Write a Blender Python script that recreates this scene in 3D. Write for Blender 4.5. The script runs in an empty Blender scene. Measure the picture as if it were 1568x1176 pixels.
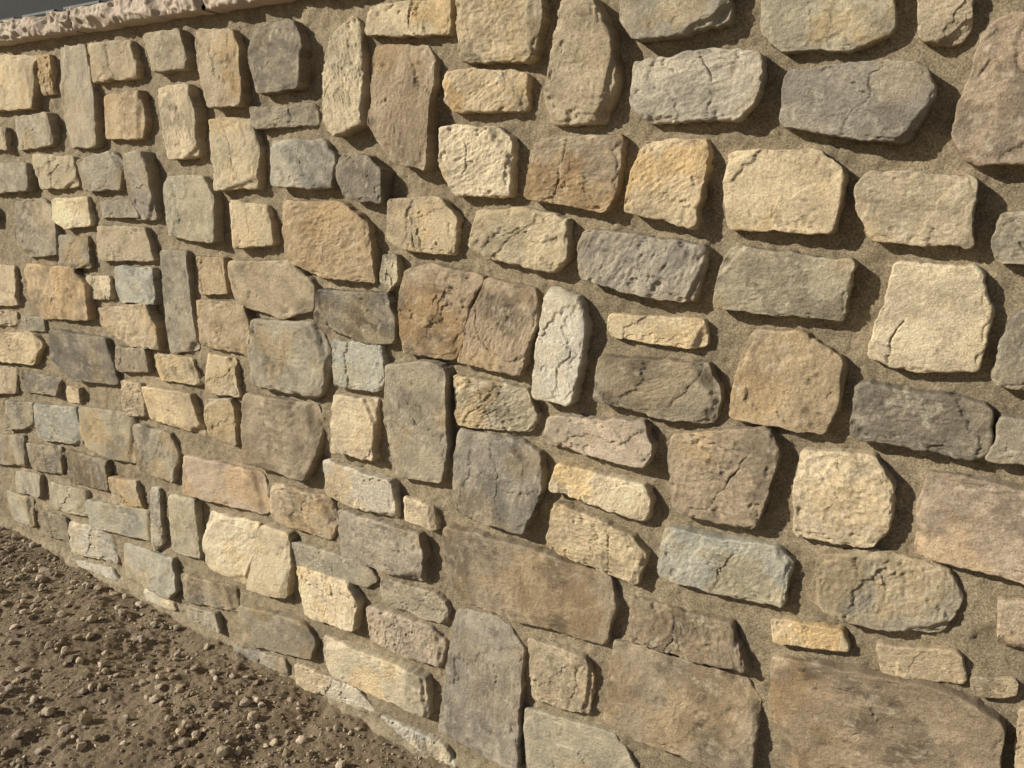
import bpy, math, random
import numpy as np
from mathutils import Matrix, Vector
random.seed(7); rng=np.random.default_rng(11)

# ---------------------------------------------------------------- survey frame
F=1140.0; CX,CY=784.0,588.0
H=np.array([-1842.,-349.,1140.]); V=np.array([-147.,4500.,1140.])
XA=-H/np.linalg.norm(H)
UP=-V/np.linalg.norm(V); UP=UP-XA*UP.dot(XA); UP/=np.linalg.norm(UP)
YA=np.cross(UP,XA)
if YA[2]<0: YA=-YA
HC=1.5; D=1.375
WALL_TOP=HC+0.3195*D
def survey(px,py,off=0.0):
    r=np.array([px-CX,py-CY,F])
    t=(D-off)/r.dot(YA)
    return t*r.dot(XA), HC+t*r.dot(UP)
def to_px(x,z,off=0.0):
    c=XA*x+YA*(D-off)+UP*(z-HC)
    return CX+F*c[0]/c[2], CY+F*c[1]/c[2]

# ---------------------------------------------------------------- noise
def _h(ix,iy,iz):
    n=(ix.astype(np.int64)*374761393+iy.astype(np.int64)*668265263+iz.astype(np.int64)*1274126177)&0xffffffff
    n=((n^(n>>13))*1274126177)&0xffffffff
    n=((n^(n>>16))*2246822519)&0xffffffff
    n=n^(n>>15)
    return (n&0xffffff)/float(0xffffff)*2-1
def vnoise(x,y,z):
    x=np.asarray(x,float);y=np.asarray(y,float);z=np.asarray(z,float)+0*x
    ix=np.floor(x);iy=np.floor(y);iz=np.floor(z)
    fx=x-ix;fy=y-iy;fz=z-iz
    u=fx*fx*fx*(fx*(fx*6-15)+10);v=fy*fy*fy*(fy*(fy*6-15)+10);w=fz*fz*fz*(fz*(fz*6-15)+10)
    def L(a,b,t): return a+(b-a)*t
    c=lambda a,b,d:_h(ix+a,iy+b,iz+d)
    lo=L(L(c(0,0,0),c(1,0,0),u),L(c(0,1,0),c(1,1,0),u),v)
    if not np.any(w): return lo
    return L(lo,L(L(c(0,0,1),c(1,0,1),u),L(c(0,1,1),c(1,1,1),u),v),w)
def fbm(x,y,z,oct=4,gain=0.5):
    s=0;a=1.0;f=1.0
    z=np.floor(np.asarray(z,float)*7.31)
    for i in range(oct):
        s=s+a*vnoise((x*0.8-y*0.6)*f+i*17.3,(x*0.6+y*0.8)*f+i*7.7,z+i*31); a*=gain; f*=2.03
    return s
def sst(a,b,x):
    t=np.clip((x-a)/(b-a),0,1); return t*t*(3-2*t)

def make_mesh(name,verts,faces_q=None,faces_t=None,smooth=True):
    me=bpy.data.meshes.new(name)
    nq=0 if faces_q is None else len(faces_q); nt=0 if faces_t is None else len(faces_t)
    loops=[];tot=[]
    if nq: loops.append(np.asarray(faces_q).ravel()); tot.append(np.full(nq,4))
    if nt: loops.append(np.asarray(faces_t).ravel()); tot.append(np.full(nt,3))
    loops=np.concatenate(loops).astype(np.int32); tot=np.concatenate(tot).astype(np.int32)
    st=np.concatenate([[0],np.cumsum(tot)[:-1]]).astype(np.int32)
    me.vertices.add(len(verts)); me.vertices.foreach_set('co',np.asarray(verts,np.float32).ravel())
    me.loops.add(len(loops)); me.loops.foreach_set('vertex_index',loops)
    me.polygons.add(len(tot)); me.polygons.foreach_set('loop_start',st); me.polygons.foreach_set('loop_total',tot)
    me.update(calc_edges=True)
    me.polygons.foreach_set('use_smooth',np.full(len(me.polygons),smooth))
    ob=bpy.data.objects.new(name,me); bpy.context.scene.collection.objects.link(ob)
    return ob
def grid_faces(nu,nv,base=0):
    i=np.arange(nu-1)[:,None]*nv+np.arange(nv-1)[None,:]; i=i.ravel()+base
    return np.stack([i,i+nv,i+nv+1,i+1],1)

# ---------------------------------------------------------------- stones surveyed on the wall
PAL=dict(c=(.65,.55,.385),y=(.56,.46,.305),t=(.465,.38,.26),o=(.455,.345,.215),b=(.33,.262,.182),g=(.345,.302,.228),
 d=(.23,.20,.155),u=(.40,.38,.31),l=(.41,.36,.262),p=(.45,.362,.268),v=(.32,.28,.223),w=(.55,.50,.405))
S='''
y 30|-40,83 48,84 54,125 50,167 -40,170
t 26|57,84 74,84 78,143 60,146
g 26|82,70 126,67 133,100 145,150 148,226 98,226 88,170
t 34|135,68 195,60 205,95 205,118 140,127
t 36|216,52 272,44 283,75 284,106 232,110
t 38|296,45 350,43 360,75 368,160 318,166 302,110
d 40|378,42 445,28 462,60 456,135 388,143 376,90
y 38|499,50 533,22 545,40 553,120 555,190 512,210 495,185 492,100
y 28|556,10 600,3 690,-4 688,50 600,55 556,52
y 36|695,-40 825,-40 832,30 810,93 700,93 695,40
t 44|862,0 905,-8 935,50 940,120 918,188 835,190 828,150 845,70
g 38|950,-60 1112,-60 1116,28 1050,50 970,62 948,30
l 32|1163,-60 1368,-60 1370,45 1300,74 1190,75 1160,50
t 24|1405,-60 1488,-60 1490,40 1465,68 1408,60
p 36|1510,40 1545,18 1680,10 1680,252 1480,252 1455,215 1470,150
o 30|150,148 213,138 221,180 214,212 155,213
c 38|235,135 285,128 298,170 301,240 255,245 240,200
y 34|316,183 376,180 393,225 391,288 327,290 320,240
g 20|383,165 478,158 482,190 388,198
b 42|566,68 640,64 658,90 652,262 600,247 566,190
y 30|675,108 760,105 808,112 802,170 690,173 672,150
w 42|962,92 1080,74 1168,76 1166,140 1130,183 985,186 958,160
v 44|1200,110 1330,92 1415,95 1437,140 1385,218 1310,212 1190,190 1193,140
g 30|15,178 75,173 82,222 20,230
t 24|-30,195 8,195 12,228 -30,232
g 26|-30,248 40,250 46,292 -30,298
y 32|45,236 106,240 112,286 60,290
g 32|117,245 165,230 182,250 181,291 125,292
v 38|187,233 215,230 228,260 233,337 200,337 190,290
u 38|412,215 488,212 508,240 505,290 415,284
d 44|510,240 560,236 583,262 582,312 524,302 510,270
c 36|672,192 760,195 781,215 778,301 690,298 672,260
b 40|820,213 950,205 942,290 927,327 799,303 805,245
y 38|985,218 1078,211 1084,238 1062,350 955,324 962,265
y 38|1110,230 1250,228 1292,262 1276,358 1112,350 1105,290
t 38|1325,260 1495,272 1491,382 1330,367 1308,325 1309,280
g 30|1535,325 1680,315 1680,415 1525,402 1516,370
c 26|78,304 130,302 137,345 100,351 82,338
g 22|145,308 200,305 217,333 150,333
g 28|20,310 60,303 79,320 84,390 40,395 22,375
l 34|245,270 305,267 326,300 328,373 250,362
y 32|345,306 405,314 418,376 355,381
o 34|433,308 520,309 560,345 573,433 500,427 440,402 432,350
y 32|595,305 670,302 698,335 690,391 615,382 592,365
y 38|725,321 800,318 867,336 868,395 845,420 740,397 713,377
v 40|890,350 1077,377 1062,466 990,456 885,427 882,390
l 38|1122,377 1306,400 1291,494 1180,481 1090,472 1100,412
c 32|1370,400 1500,410 1523,480 1500,573 1400,570 1322,550 1350,470
g 26|87,361 130,362 136,410 92,412
t 30|143,346 220,348 233,400 150,399
o 30|32,403 110,410 132,440 136,491 60,489 33,450
c 24|127,423 165,423 170,459 131,459
u 28|170,407 232,410 238,466 174,464
g 24|248,382 285,385 298,536 258,541 250,470
o 24|298,393 340,395 348,450 303,451
t 34|352,401 440,400 479,440 475,477 430,489 360,470 350,430
c 24|585,389 607,390 608,430 590,449 577,446
b 34|618,412 660,405 738,425 716,470 693,554 612,540 609,480
b 34|741,428 816,444 822,490 796,577 696,555 719,472
w 44|833,439 880,455 894,500 881,580 868,624 811,609 815,540
d 38|486,444 590,450 601,495 598,528 556,527 481,494
t 26|-30,406 17,408 22,468 -30,470
t 28|145,472 225,465 240,500 243,536 195,531 148,500
o 32|297,460 370,464 381,500 379,546 303,530
g 38|383,489 470,495 495,540 490,602 480,613 385,591 379,540
u 30|502,522 580,527 589,580 579,602 508,592
y 24|930,482 1080,490 1083,532 1050,536 929,516
g 40|590,559 660,553 681,570 681,690 670,744 600,732 587,650
l 28|693,575 803,595 822,640 806,664 695,652
g 40|917,547 1080,560 1099,600 1090,652 1000,642 908,612
o 30|1150,504 1230,510 1292,555 1286,620 1260,668 1113,641 1125,570
d 34|1312,586 1520,620 1522,680 1500,708 1299,671
g 28|1530,640 1680,664 1680,730 1508,704 1527,675
g 34|1553,480 1680,450 1680,618 1519,590 1530,530
y 34|-30,508 45,511 58,530 46,560 -30,550
d 30|75,505 158,519 178,590 112,584 78,550
t 20|-30,472 20,478 21,499 -30,498
g 18|33,485 64,487 66,508 35,508
g 24|170,530 220,535 228,571 175,569
y 24|232,542 290,548 305,591 240,583
y 26|310,541 355,550 363,608 315,601
t 22|-30,560 20,562 22,603 -30,604
d 20|25,568 90,580 87,605 35,602
t 16|98,592 122,595 122,619 100,616
t 24|180,584 212,589 224,641 190,636
y 30|217,592 288,604 306,670 228,643
l 28|310,614 352,611 358,628 357,686 315,667
b 36|370,604 472,620 484,650 482,700 462,738 375,708 365,660
c 32|503,606 570,614 573,640 571,706 507,693
p 36|835,640 985,648 999,690 987,720 828,680
v 36|693,660 790,678 823,700 829,750 801,818 700,792 689,740
b 34|1025,668 1175,655 1196,690 1175,760 1152,812 1030,787 1020,720
c 34|1225,692 1340,700 1366,750 1361,810 1336,843 1211,822 1215,750
p 28|1420,724 1680,775 1680,920 1398,852 1404,770
c 34|849,711 985,744 996,770 986,803 839,752
y 34|847,770 965,822 986,850 973,897 834,840
u 32|1012,810 1190,842 1211,865 1197,934 1080,907 1007,882
g 30|1254,850 1340,848 1456,880 1473,930 1440,977 1300,957 1242,922
g 24|5,615 45,618 48,655 8,659
u 26|50,618 113,625 122,665 119,683 58,673
l 24|118,622 200,635 204,712 165,702 124,682
g 26|203,650 258,665 269,700 262,740 208,720
g 22|-20,665 33,668 38,715 -10,710
g 20|38,680 90,685 95,726 44,721
d 22|96,690 162,706 166,752 101,740
t 22|166,730 205,738 216,781 170,776
g 20|18,722 60,728 63,762 22,753
l 22|68,738 129,752 133,792 72,781
u 20|8,752 45,765 51,808 18,797
u 24|134,765 222,784 229,832 140,806
w 24|103,800 163,815 176,866 111,847
g 20|60,782 97,795 103,832 64,817
w 20|228,746 243,750 248,835 232,847
l 24|252,758 300,765 306,857 257,846
p 28|280,697 395,728 406,785 400,792 281,757
t 28|412,740 500,765 510,800 501,832 413,797
w 28|490,705 600,738 606,797 530,777 493,762
c 34|312,787 391,805 384,850 372,903 318,869 306,825
c 34|394,806 440,820 443,870 436,919 375,904 387,850
g 18|445,828 560,865 577,890 560,902 449,867
v 28|510,785 640,818 649,850 646,895 518,857
c 24|612,761 660,778 666,814 614,797
b 30|681,806 800,838 930,888 942,930 925,992 800,957 698,922 678,870
u 24|184,834 262,857 271,905 260,918 187,882
g 22|272,880 355,900 362,940 277,922
c 30|450,868 530,894 547,920 541,968 459,946
g 22|577,889 665,908 687,935 681,958 580,927
p 26|560,928 660,963 680,990 671,1026 564,988
g 26|362,928 460,954 481,985 476,1011 368,988
c 28|488,978 600,1015 652,1040 656,1102 498,1038
v 20|356,990 432,1012 440,1038 366,1008
w 20|450,1016 545,1060 568,1095 455,1052
w 20|578,1098 680,1142 700,1180 640,1152
w 18|215,900 262,925 268,937 222,920
g 18|275,928 330,940 338,970 285,950
w 18|105,856 170,872 180,892 120,868
v 34|690,938 760,953 796,1000 792,1182 671,1120 680,1040
t 26|808,978 893,1008 906,1040 897,1098 813,1072
b 28|960,918 1118,958 1146,1033 960,987
b 28|938,985 1130,1038 1162,1080 1150,1200 918,1112 930,1040
y 24|1178,948 1290,970 1301,1002 1184,987
b 28|1180,1008 1420,1050 1505,1085 1537,1110 1530,1210 1200,1192 1174,1080
p 24|1530,922 1680,935 1680,1010 1526,988
t 20|1340,988 1470,1000 1481,1052 1348,1037
t 20|1485,1038 1560,1042 1556,1072 1489,1066
l 22|802,1085 940,1128 1000,1220 805,1220
t 22|1560,1090 1680,1110 1680,1230 1555,1200
g 22|1010,1190 1140,1225 1130,1300 1010,1270
'''
stones=[]
for ln in S.strip().splitlines():
    a,b=ln.split('|'); col,p=a.split(); p=float(p)/1000*.93+0.003
    pts=np.array([survey(*map(float,q.split(',')),off=p) for q in b.split()])
    stones.append([pts,PAL[col],p,True])
# rest of the wall outside the surveyed stretch
X0,X1=-6.2,2.3
bb=[ (s[0][:,0].min(),s[0][:,0].max(),s[0][:,1].min(),s[0][:,1].max()) for s in stones]
B=np.array(bb)
keys='ccyyttttobbgggdullppvvw'
for (w,h,tries) in [(.24,.17,400),(.19,.13,900),(.15,.12,1400),(.12,.16,1200),(.12,.09,2500),(.08,.08,2500)]:
    for k in range(tries):
        ww=w*random.uniform(.85,1.2); hh=h*random.uniform(.85,1.15)
        x=random.uniform(X0+ww/2+.01,X1-ww/2-.01); z=random.uniform(.01+hh/2,WALL_TOP-.01-hh/2)
        g=.013
        x0,x1,z0,z1=x-ww/2,x+ww/2,z-hh/2,z+hh/2
        if np.any((B[:,0]<x1+g)&(B[:,1]>x0-g)&(B[:,2]<z1+g)&(B[:,3]>z0-g)): continue
        bad=False
        for (qx,qz) in ((x0,z0),(x1,z0),(x0,z1),(x1,z1),(x,z)):
            a,b=to_px(qx,qz,.03)
            if -8<a<1576 and -8<b<1184: bad=True;break
        if bad: continue
        B=np.vstack([B,[x0,x1,z0,z1]])
        cj=lambda s: random.uniform(0,.2)*s
        pts=np.array([(x0+cj(ww),z0),(x1-cj(ww),z0+cj(hh)*.5),(x1,z0+.5*hh),(x1-cj(ww),z1-cj(hh)*.4),(x0+cj(ww),z1),(x0,z1-.5*hh)])
        stones.append([pts,PAL[random.choice(keys)],random.uniform(.025,.042),False])

def smooth_outline(P,n):
    for r,mx in ((.25,random.uniform(.003,.008)),(.25,.0025)):
        Q=[]
        m=len(P)
        for i in range(m):
            a=P[i];b=P[(i+1)%m]; L=np.linalg.norm(b-a)
            rr=min(r,mx/L)
            Q.append(a+(b-a)*rr);Q.append(b-(b-a)*rr)
        P=np.array(Q)
    seg=np.linalg.norm(np.roll(P,-1,0)-P,axis=1); cum=np.concatenate([[0],np.cumsum(seg)])
    t=np.linspace(0,cum[-1],n,endpoint=False)
    PP=np.vstack([P,P[:1]])
    return np.stack([np.interp(t,cum,PP[:,0]),np.interp(t,cum,PP[:,1])],1)

DUST=np.array([.46,.385,.268])
AV=[];AQ=[];AT=[];AC=[];base=0
outlines=[]
for si,(pts,col,p,near) in enumerate(stones):
    sd=si*3.77
    cpx=to_px(*pts.mean(0))[0]
    if near: n,R=(176,52) if cpx>500 else (104,30)
    else: n,R=44,9
    area=0.5*np.sum(pts[:,0]*np.roll(pts[:,1],-1)-np.roll(pts[:,0],-1)*pts[:,1])
    if area<0: pts=pts[::-1]
    O=smooth_outline(pts,n)
    T=np.roll(O,-2,0)-np.roll(O,2,0); T/=np.linalg.norm(T,axis=1)[:,None]+1e-9
    N=np.stack([T[:,1],-T[:,0]],1)
    size=math.sqrt(abs(area))
    am=min(1,size/.13)
    zs_=np.full(n,float(si))
    oo=fbm(O[:,0]*24,O[:,1]*24,zs_,2,.5); o2=fbm(O[:,0]*110,O[:,1]*110,zs_,2)
    O=O+N*(am*(.0026*oo+.0013*o2)+.0012)[:,None]
    outlines.append((O,p))
    c=O.mean(0); rad=O-c
    ap=np.abs((rad*N).sum(1))
    s=np.linspace(0,1,R+1)[1:]; t=1-(1-s)**1.25
    U=c[0]+rad[None,:,0]*t[:,None]; W=c[1]+rad[None,:,1]*t[:,None]
    dd=(1-t)[:,None]*ap[None,:]
    U=np.concatenate([[c[0]],U.ravel()]);W=np.concatenate([[c[1]],W.ravel()]);dd=np.concatenate([[ap.min()],dd.ravel()])
    q=random.choice([.25,.35,.5,.65,.9,1.4])
    hgt=np.full(len(U),p)
    hgt+= (U-c[0])*random.uniform(-.06,.06)+(W-c[1])*random.uniform(-.08,.08)
    Z=np.full(len(U),float(si))
    warp=.006*fbm(U*30,W*30,Z+.5,3)
    be=random.uniform(-.6,.6)+(math.pi/2 if random.random()<.25 else 0); cb_,sb_=math.cos(be),math.sin(be)
    ul=U*cb_+W*sb_; wl=-U*sb_+W*cb_
    hgt+= (.0007+.0010*q)*am*fbm(U*12,W*12,Z,2)
    # split/chipped facets along the rim
    for k in range(random.randint(1,5)):
        th=random.uniform(0,2*math.pi); dr=np.array([math.cos(th),math.sin(th)])
        ext=(rad@dr).max(); s0=random.uniform(.66,.98)
        dist=(U-c[0])*dr[0]+(W-c[1])*dr[1]-ext*s0+warp*random.choice([-.8,.8])
        sl=random.choice([.1,.25,.6,1.1])
        hgt-=np.minimum(np.maximum(dist,0)*sl,.008)
    # flaked ledges (crisp steps with ragged edges)
    led=0
    for k in range(random.choice([1,2,3,4])):
        th=random.uniform(0,2*math.pi); off=random.uniform(-.45,.45)*size
        dist=(U-c[0])*math.cos(th)+(W-c[1])*math.sin(th)-off+.026*fbm(U*10,W*10,Z+5+k,5,.6)
        hgt-=sst(-.0006,.0010,dist)*random.uniform(.0008,.0036)*am
        led=led+sst(-.0006,.0010,dist)*random.uniform(-.10,.10)
    bite=sst(.32,.40,fbm(U*33,W*33,Z+33,3,.55)-np.clip(dd/.016,0,3)*.55+.14); hgt-=.0034*am*bite*(.5+q*.4)
    crk=0
    if random.random()<.4 and near:
        th=random.uniform(-.5,.5)
        dist=(U-c[0])*math.cos(th)+(W-c[1])*math.sin(th)-random.uniform(-.3,.3)*size+.022*fbm(U*9,W*9,Z+15,4,.55)
        crk=np.exp(-(dist/.0010)**2)*sst(-.2,.2,vnoise(U*14,W*14,Z+21)); hgt-=.005*crk
    n45=vnoise(ul*30,wl*66,Z+1); n95=vnoise(ul*62+wl*14,wl*135,Z+2); n190=vnoise(ul*160,wl*240,Z+3)
    rid=1-2*np.abs(n45)
    hgt+=q*am*(.0008*rid+.0009*(1-2*np.abs(n95)))+(.00035+.0005*q)*n190
    pit=vnoise(U*75,W*75,Z+40)*.6+.6*vnoise(U*17,W*17,Z+41); hgt-=.0018*sst(.76,.92,pit)
    R0=random.choice([.0015,.0024,.0034,.005])*(.5+.5*am)
    R0=R0*(1+.7*vnoise(U*35,W*35,Z+3)); x=np.clip((R0-dd)/R0,0,1)
    hgt-=R0*(1-np.sqrt(np.maximum(1-x*x,0)))*.9
    hgt=np.maximum(hgt,.006)
    # colour fields
    cb0=np.array(col)*random.uniform(.98,1.18); wj=random.uniform(-.025,.025); cb0=cb0*np.array([1+wj,1,1-wj])
    f1=fbm(U*7,W*7,Z+50,4,.6); f2=fbm(U*11,W*11,Z+60,5,.6); f3=fbm(ul*14,wl*28,Z+70,5,.62); f4=fbm(U*60,W*60,Z+80,3,.65)
    K=np.tile(cb0,(len(U),1))
    sa=(random.uniform(.1,.85)*sst(.0,.6,f1))[:,None]; K=K*(1-sa)+sa*K*np.array([1.08,.94,.72])
    sb=(random.choice([.2,.5,.9])*sst(.05,.65,f2))[:,None]; K=K*(1-sb)+sb*K*np.array([.64,.64,.65])
    K*=(1+.16*f3+.08*f4+led)[:,None]
    du=(random.choice([.1,.25,.45])*sst(.1,.8,f3+.35*(1-np.clip(dd/.02,0,1))))[:,None]; K=K*(1-du)+du*DUST*1.05
    wf=(.3*sst(.85,1.3,f4+.2*rid+.4*f2))[:,None]; K=K*(1-wf)+wf*np.array([.66,.59,.46])
    K*=(1-.3*sst(.76,.92,pit)-.5*crk)[:,None]
    bt=(.3*bite)[:,None]; K=K*(1-bt)+bt*K*1.35
    K=np.clip(K,.03,.8)
    edge=hgt[-n:]
    sides=[];SC=[]
    KS=7
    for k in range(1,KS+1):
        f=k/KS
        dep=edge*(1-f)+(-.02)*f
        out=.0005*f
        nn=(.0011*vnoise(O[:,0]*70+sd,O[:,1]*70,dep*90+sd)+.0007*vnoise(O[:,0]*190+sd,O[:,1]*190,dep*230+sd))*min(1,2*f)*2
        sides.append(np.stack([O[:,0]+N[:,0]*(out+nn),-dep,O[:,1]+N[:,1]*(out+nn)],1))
        m_=min(1,f*1.3); SC.append(K[-n:]*(.85-.45*m_)+DUST*.26*m_)  # sides darken away from the rim: shade put into their colour, plus dust tint
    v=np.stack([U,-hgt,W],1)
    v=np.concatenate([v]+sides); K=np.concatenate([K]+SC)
    nr=R+KS
    i=np.arange(nr-1)[:,None]*n; j=np.arange(n)[None,:]; j2=(j+1)%n
    qd=np.stack([(1+i+j).ravel(),(1+i+n+j).ravel(),(1+i+n+j2).ravel(),(1+i+j2).ravel()],1)+base
    jj=np.arange(n); tr=np.stack([np.zeros(n,int),1+jj,1+(jj+1)%n],1)+base
    AV.append(v);AQ.append(qd);AT.append(tr);base+=len(v)
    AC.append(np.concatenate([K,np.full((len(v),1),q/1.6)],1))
verts=np.concatenate(AV)
st_ob=make_mesh('fieldstones',verts,np.concatenate(AQ),np.concatenate(AT))
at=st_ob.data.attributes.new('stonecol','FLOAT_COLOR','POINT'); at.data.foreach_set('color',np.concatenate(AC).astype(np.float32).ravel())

# ---------------------------------------------------------------- mortar bed
us=np.concatenate([np.arange(X0,-4.0,.03),np.arange(-4.0,-1.6,.006),np.arange(-1.6,.35,.004),np.arange(.35,X1+.03,.03)])
zs=np.arange(-.06,WALL_TOP+.012,.0045)
Ug,Zg=np.meshgrid(us,zs,indexing='ij')
dist=np.full(Ug.shape,.05)
for O,p in outlines:
    m=.03
    a0,a1=np.searchsorted(us,[O[:,0].min()-m,O[:,0].max()+m]); b0,b1=np.searchsorted(zs,[O[:,1].min()-m,O[:,1].max()+m])
    if a1<=a0 or b1<=b0: continue
    gx=Ug[a0:a1,b0:b1][...,None];gz=Zg[a0:a1,b0:b1][...,None]
    Q=O[::max(1,len(O)//30)]
    A=Q;Bq=np.roll(Q,-1,0);ab=Bq-A
    tt=np.clip(((gx-A[:,0])*ab[:,0]+(gz-A[:,1])*ab[:,1])/((ab**2).sum(1)+1e-12),0,1)
    dx=gx-A[:,0]-tt*ab[:,0];dz=gz-A[:,1]-tt*ab[:,1]
    d2=np.sqrt((dx*dx+dz*dz).min(-1))
    cond=((A[:,1]>gz)!=(Bq[:,1]>gz))&(gx<(Bq[:,0]-A[:,0])*(gz-A[:,1])/(Bq[:,1]-A[:,1]+1e-12)+A[:,0])
    ins=(cond.sum(-1)%2)==1
    d2=np.where(ins,-d2,d2)
    sub=dist[a0:a1,b0:b1]; np.minimum(sub,d2,out=sub)
u_,z_=Ug.ravel(),Zg.ravel(); dv=dist.ravel(); z0=np.zeros_like(u_)
h=.002+.0030*fbm(u_*9,z_*9,z0,2)+.0026*fbm(u_*32,z_*32,z0+4,2)+.0020*fbm(u_*95,z_*95,z0+8,2)+.0011*vnoise(u_*230,z_*230,z0+3)
h+=.006*np.exp(-np.maximum(dv,0)/.006)*(.3+1.4*np.maximum(vnoise(u_*26,z_*26,z0+2),-.3))
h=np.where(dv<-.004,-.006,h)
foot=1-sst(.0,.045,z_+.02*vnoise(u_*8,z_*0,z0))
h+=foot*(.012+.010*fbm(u_*9,z_*14,z0+6,3))*np.where(dv<0,.3,1)
mv=np.stack([u_,-h,z_],1)
mortar=make_mesh('mortar',mv,grid_faces(len(us),len(zs)))
mc=(1+.12*fbm(u_*6,z_*6,z0+1,3)+.12*fbm(u_*50,z_*50,z0+5,2)); mcol=np.stack([.375*mc,.305*mc,.205*mc,0*mc+1],1)
lf=(foot*.7)[:,None]; mcol[:,:3]=mcol[:,:3]*(1-lf)+lf*np.array([.47,.395,.275])
at=mortar.data.attributes.new('pc','FLOAT_COLOR','POINT'); at.data.foreach_set('color',mcol.astype(np.float32).ravel())
def box(name,x0,x1,y0,y1,z0,z1):
    v=[(x,y,z) for x in (x0,x1) for y in (y0,y1) for z in (z0,z1)]
    f=[(0,1,3,2),(4,6,7,5),(0,4,5,1),(2,3,7,6),(0,2,6,4),(1,5,7,3)]
    return make_mesh(name,v,f,None,False)
core=box('wall_core',X0-.01,X1+.01,.021,.36,-.1,WALL_TOP-.002)

# ---------------------------------------------------------------- coping
cv=[];cq=[];cb=0
xj=survey(332,18)[0]
xs=[]
x=xj
while x>X0-.1: xs.append((x-.62,x)); x-=.62+.006
x=xj+.006
while x<X1+.1: xs.append((x,x+.62)); x+=.626
CH=.060
for k,(a,b) in enumerate(xs):
    nl=170 if (-4.3<a<-.6) else 50
    ny=18
    per=[]
    for j in range(4): per.append((.40-(.40+.05)*j/3,0))
    for j in range(1,ny): per.append((-.05,CH*j/ny))
    for j in range(0,6): per.append((-.05+(.45)*j/5,CH))
    per=np.array(per); m=len(per)
    xx=np.linspace(a,b,nl)
    XX,_=np.meshgrid(xx,per[:,0],indexing='ij'); Y=np.tile(per[:,0],(nl,1)); Zc=np.tile(per[:,1],(nl,1))
    fr=(Y<-.04)
    e=np.minimum(Zc,CH-Zc)/CH*2
    ex=np.clip(np.minimum(XX-a,b-XX)/.01,0,1)
    bul=.008+.010*e**.5*ex+.011*(1-2*np.abs(vnoise(XX*15+Zc*9,Zc*24,0*XX+k)))+.007*(1-2*np.abs(vnoise(XX*37,Zc*50+XX*12,0*XX+k+.3)))+.003*vnoise(XX*90,Zc*90,0*XX+k)
    Y=np.where(fr,Y+.02-np.maximum(bul,-.004),Y)
    Zc=Zc+np.where(fr,.004*fbm(XX*20,Zc*20,0*XX+k+9,2),0)
    v=np.stack([XX.ravel(),Y.ravel(),(Zc+WALL_TOP+.003).ravel()],1)
    cv.append(v);cq.append(grid_faces(nl,m,cb)); cb+=len(v)
cop=make_mesh('coping_stones',np.concatenate(cv),np.concatenate(cq))

# ---------------------------------------------------------------- materials
def nt(name):
    m=bpy.data.materials.new(name); m.use_nodes=True; t=m.node_tree; t.nodes.clear()
    o=t.nodes.new('ShaderNodeOutputMaterial'); b=t.nodes.new('ShaderNodeBsdfPrincipled'); t.links.new(b.outputs[0],o.inputs[0])
    b.inputs['Roughness'].default_value=.88; b.inputs['Specular IOR Level'].default_value=.25
    return m,t,b
def noise(t,vec,scale,detail=6,rough=.6,dist=0):
    n=t.nodes.new('ShaderNodeTexNoise'); n.inputs['Scale'].default_value=scale;n.inputs['Detail'].default_value=detail
    n.inputs['Roughness'].default_value=rough;n.inputs['Distortion'].default_value=dist; t.links.new(vec,n.inputs['Vector']); return n.outputs['Fac']
def ramp(t,fac,stops):
    r=t.nodes.new('ShaderNodeValToRGB'); e=r.color_ramp.elements
    while len(e)<len(stops): e.new(.5)
    for i,(p,c) in enumerate(stops):
        e[i].position=p; e[i].color=(c,c,c,1) if not isinstance(c,tuple) else (*c,1)
    t.links.new(fac,r.inputs[0]); return r.outputs[0]
def mix(t,a,b,fac,mode='MIX'):
    m=t.nodes.new('ShaderNodeMix'); m.data_type='RGBA'; m.blend_type=mode
    for s,val in ((m.inputs[6],a),(m.inputs[7],b),(m.inputs[0],fac)):
        if isinstance(val,(int,float)): s.default_value=val
        elif isinstance(val,tuple): s.default_value=(*val,1)
        else: t.links.new(val,s)
    return m.outputs[2]
def bump(t,b,hh,dist):
    n=t.nodes.new('ShaderNodeBump'); n.inputs['Distance'].default_value=dist; n.inputs['Strength'].default_value=1
    t.links.new(hh,n.inputs['Height']); t.links.new(n.outputs[0],b.inputs['Normal'])
def attmat(name,attn,scale,lo,hi,bs,bd,rough=.75):
    m,t,b=nt(name); geo=t.nodes.new('ShaderNodeNewGeometry'); P=geo.outputs['Position']
    att=t.nodes.new('ShaderNodeAttribute'); att.attribute_name=attn
    k=mix(t,att.outputs['Color'],ramp(t,noise(t,P,scale,2,.7),[(.32,lo),(.5,1.0),(.68,hi)]),1.0,'MULTIPLY')
    t.links.new(k,b.inputs['Base Color']); bump(t,b,noise(t,P,bs,5,rough),bd)
    return m
st_ob.data.materials.append(attmat('weathered_fieldstone','stonecol',330,.76,1.24,125,.0046,.78))
mm=attmat('sand_mortar','pc',300,.58,1.5,200,.0065,.85); mortar.data.materials.append(mm)
m,t,b=nt('mortar_plain'); b.inputs['Base Color'].default_value=(.28,.22,.14,1); core.data.materials.append(m)

m,t,b=nt('rock_faced_coping')
geo=t.nodes.new('ShaderNodeNewGeometry'); P=geo.outputs['Position']
k=ramp(t,noise(t,P,14,4,.6),[(.3,(.45,.37,.29)),(.7,(.60,.50,.40))])
t.links.new(k,b.inputs['Base Color']); bump(t,b,noise(t,P,60,5,.7),.005)
cop.data.materials.append(m)

wall=bpy.data.objects.new('stone_wall',None); bpy.context.scene.collection.objects.link(wall)
for o in (st_ob,mortar,core,cop): o.parent=wall

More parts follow.
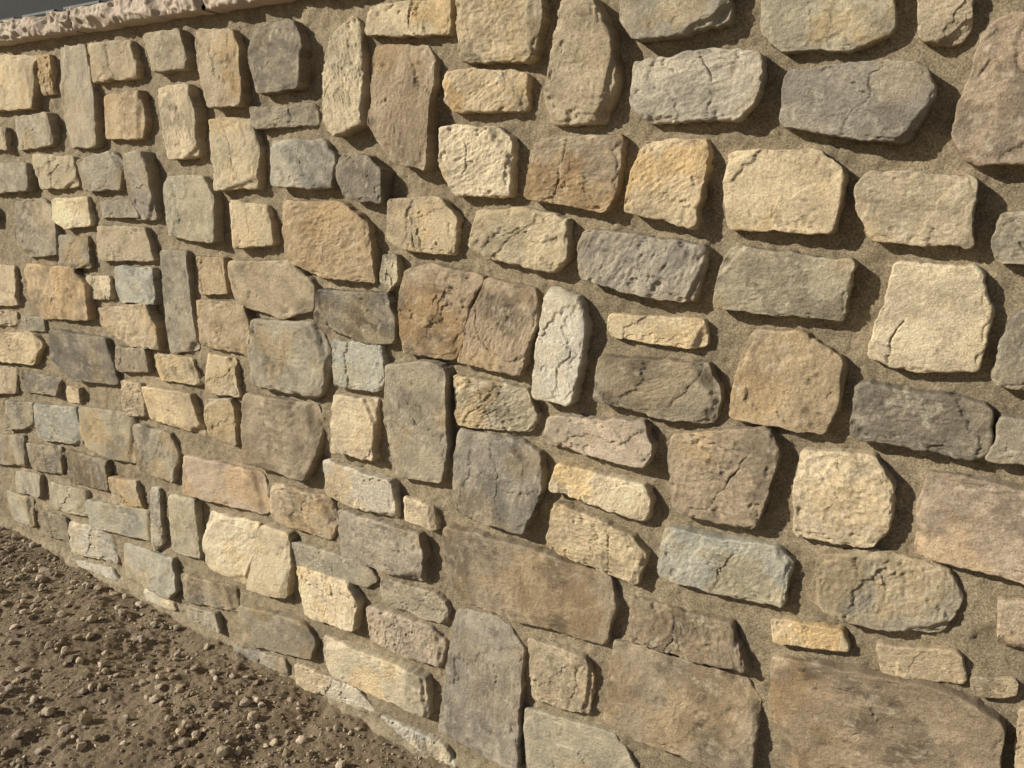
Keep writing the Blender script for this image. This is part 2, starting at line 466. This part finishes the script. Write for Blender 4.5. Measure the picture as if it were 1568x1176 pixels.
# ---------------------------------------------------------------- ground
def gh(x,y):
    z=0*x
    near=np.clip(1-np.abs(y+1)/6,0,1)*np.clip(1-np.abs(x+2)/7,0,1)
    g=.020*fbm(x*2.3,y*2.3,z,3)+.009*fbm(x*14,y*14,z+3,3)+.0038*fbm(x*50,y*50,z+6,3)+.0026*vnoise(x*160,y*160,z+7)
    g+=.025*np.exp(-((x+2.55)**2+(y+.28)**2)/.03)-.03*np.exp(-((x+2.15)**2+(y+.12)**2)/.010)
    return g*near
def span(a,b,s0,lo,hi):
    c=list(np.arange(a,b,s0)); st=s0;x=a;L=[]
    while x>lo: st*=1.35;x-=st;L.append(x)
    st=s0;x=c[-1];Rr=[]
    while x<hi: st*=1.35;x+=st;Rr.append(x)
    return np.array(L[::-1]+c+Rr)
gx=span(-4.2,-.9,.0045,-400,400); gy=span(-1.1,.06,.0045,-400,400)
GX,GY=np.meshgrid(gx,gy,indexing='ij'); gz=gh(GX.ravel(),GY.ravel())
gr=make_mesh('ground',np.stack([GX.ravel(),GY.ravel(),gz],1),grid_faces(len(gx),len(gy)))
m,t,b=nt('dry_dirt')
geo=t.nodes.new('ShaderNodeNewGeometry'); P=geo.outputs['Position']
k=ramp(t,noise(t,P,5,6,.65),[(.3,(.20,.15,.097)),(.7,(.345,.27,.182))])
k=mix(t,k,ramp(t,noise(t,P,200,3,.8),[(.3,.55),(.5,1.0),(.7,1.45)]),1.0,'MULTIPLY')
t.links.new(k,b.inputs['Base Color']); bump(t,b,noise(t,P,110,5,.85),.008)
gr.data.materials.append(m)

# gravel
import bmesh
def ico(s):
    bm=bmesh.new(); bmesh.ops.create_icosphere(bm,subdivisions=s,radius=1); a=np.array([v.co[:] for v in bm.verts]); f=np.array([[v.index for v in q.verts] for q in bm.faces]); bm.free(); return a,f
iv,it=ico(2); iv1,it1=ico(1)
variants=[]
for k in range(24):
    def ch(v):
        v=v.copy()
        for j in range(9):
            nrm=rng.normal(size=3); nrm/=np.linalg.norm(nrm); lim=rng.uniform(.5,.8)
            dd=v@nrm-lim; v=v-np.maximum(dd,0)[:,None]*nrm
        return v
    variants.append((ch(iv),it,ch(iv1),it1))
GV=[];GT=[];GC=[];gb=0
def pebble(x,y,z,s,big):
    global gb
    vv=variants[rng.integers(24)]; v,f=(vv[0],vv[1]) if big else (vv[2],vv[3])
    sc=np.array([1,rng.uniform(.6,.95),rng.uniform(.5,.85)])*s
    v=v*sc; a=rng.uniform(0,6.28); ca,sa=math.cos(a),math.sin(a); tl=rng.uniform(-.6,.6)
    v=v@np.array([[1,0,0],[0,math.cos(tl),-math.sin(tl)],[0,math.sin(tl),math.cos(tl)]])
    v=v@np.array([[ca,-sa,0],[sa,ca,0],[0,0,1]])
    GV.append(v+np.array([x,y,z+s*.35])); GT.append(f+gb); gb+=len(v)
    c=np.array([.42,.345,.245])*rng.uniform(.6,1.35)*np.array([1,1,rng.uniform(.95,1.12)]); GC.append(np.tile([*c,1],(len(v),1)))
N=26000
xs_=rng.uniform(-4.4,-.8,N);ys_=rng.uniform(-1.2,-.03,N); hz=gh(xs_,ys_)
dens=vnoise(xs_*4,ys_*4,xs_*0+1)*.5+.5
for i in range(N):
    if rng.random()>.15+1.1*dens[i]: continue
    s=.0019*(1/(rng.random()+.013))**.58
    pebble(xs_[i],ys_[i],hz[i],min(s*1.15,.019),s>.007)
def gpx(px,py):
    r=np.array([px-CX,py-CY,F]); tt=HC/(-r.dot(UP)); return tt*r.dot(XA), tt*r.dot(YA)-D
for (a,bb_,s) in ((187,940,.028),(130,1108,.028),(100,1003,.02),(340,1155,.022),(210,1000,.018),(60,918,.022),(15,1060,.018),(280,1140,.022),(160,1030,.016),(420,1130,.017),(245,1060,.015),(95,945,.02),(30,1130,.022),(520,1165,.018),(75,1090,.02)):
    x,y=gpx(a,bb_); pebble(x,y,float(gh(np.array([x]),np.array([y]))[0]),s*.95,True)
gv=make_mesh('gravel',np.concatenate(GV),None,np.concatenate(GT),False)
at=gv.data.attributes.new('pc','FLOAT_COLOR','POINT'); at.data.foreach_set('color',np.concatenate(GC).astype(np.float32).ravel())
gv.data.materials.append(attmat('gravel_stone','pc',200,.75,1.25,250,.002,.7))

# ---------------------------------------------------------------- building behind wall
def simple(name,col,rough=.8):
    m,t,b=nt(name); geo=t.nodes.new('ShaderNodeNewGeometry')
    k=mix(t,col,ramp(t,noise(t,geo.outputs['Position'],3,3,.6),[(.3,.8),(.7,1.15)]),1.0,'MULTIPLY'); t.links.new(k,b.inputs['Base Color'])
    b.inputs['Roughness'].default_value=rough; return m
bl=bpy.data.objects.new('office_building',None); bpy.context.scene.collection.objects.link(bl)
mw=simple('dark_cladding',(.02,.022,.024)); mg=simple('window_glass',(.015,.02,.022),.12); mf=simple('window_frame',(.12,.13,.13),.5)
o=box('facade',-34,4,9,16,-.1,9); o.data.materials.append(mw); o.parent=bl
o=box('roof',-34.3,4.3,8.7,16.3,9,9.3); o.data.materials.append(mf); o.parent=bl
for r in range(3):
    for c in range(19):
        x=-33+c*1.95; z=.8+r*2.8
        o=box('window_frame_%d_%d'%(r,c),x-.06,x+1.46,8.93,9.003,z-.06,z+1.86); o.data.materials.append(mf); o.parent=bl
        o=box('window_glass_%d_%d'%(r,c),x,x+.68,8.91,8.95,z,z+1.8); o.data.materials.append(mg); o.parent=bl
        o=box('window_glass_b_%d_%d'%(r,c),x+.72,x+1.4,8.91,8.95,z,z+1.8); o.data.materials.append(mg); o.parent=bl

# ---------------------------------------------------------------- light, sky, camera
sc=bpy.context.scene
to_sun=Vector((-.70,-.64,.48)).normalized()
L=bpy.data.lights.new('sun','SUN'); L.energy=5.0; L.angle=math.radians(.5); L.color=(1,.925,.785)
lo=bpy.data.objects.new('sun',L); sc.collection.objects.link(lo); lo.rotation_euler=to_sun.to_track_quat('Z','Y').to_euler(); lo.location=(-5,-5,5)
w=bpy.data.worlds.new('World'); sc.world=w; w.use_nodes=True; t=w.node_tree
sky=t.nodes.new('ShaderNodeTexSky'); sky.sky_type='NISHITA'; sky.sun_disc=False
sky.sun_elevation=math.asin(to_sun.z); sky.sun_rotation=math.atan2(to_sun.x,to_sun.y)
bg=t.nodes['Background']; bg.inputs[1].default_value=.05; t.links.new(sky.outputs[0],bg.inputs[0])
cam=bpy.data.cameras.new('camera'); co=bpy.data.objects.new('camera',cam); sc.collection.objects.link(co); sc.camera=co
cam.sensor_width=36; cam.lens=36*F/1568; cam.clip_end=2000; cam.clip_start=.02
right=Vector((XA[0],YA[0],UP[0])); down=Vector((XA[1],YA[1],UP[1])); fwd=Vector((XA[2],YA[2],UP[2]))
M=Matrix((right,-down,-fwd)).transposed().to_4x4(); M.translation=Vector((0,-D,HC)); co.matrix_world=M
sc.view_settings.view_transform='Standard'; sc.view_settings.look='None'; sc.view_settings.exposure=0
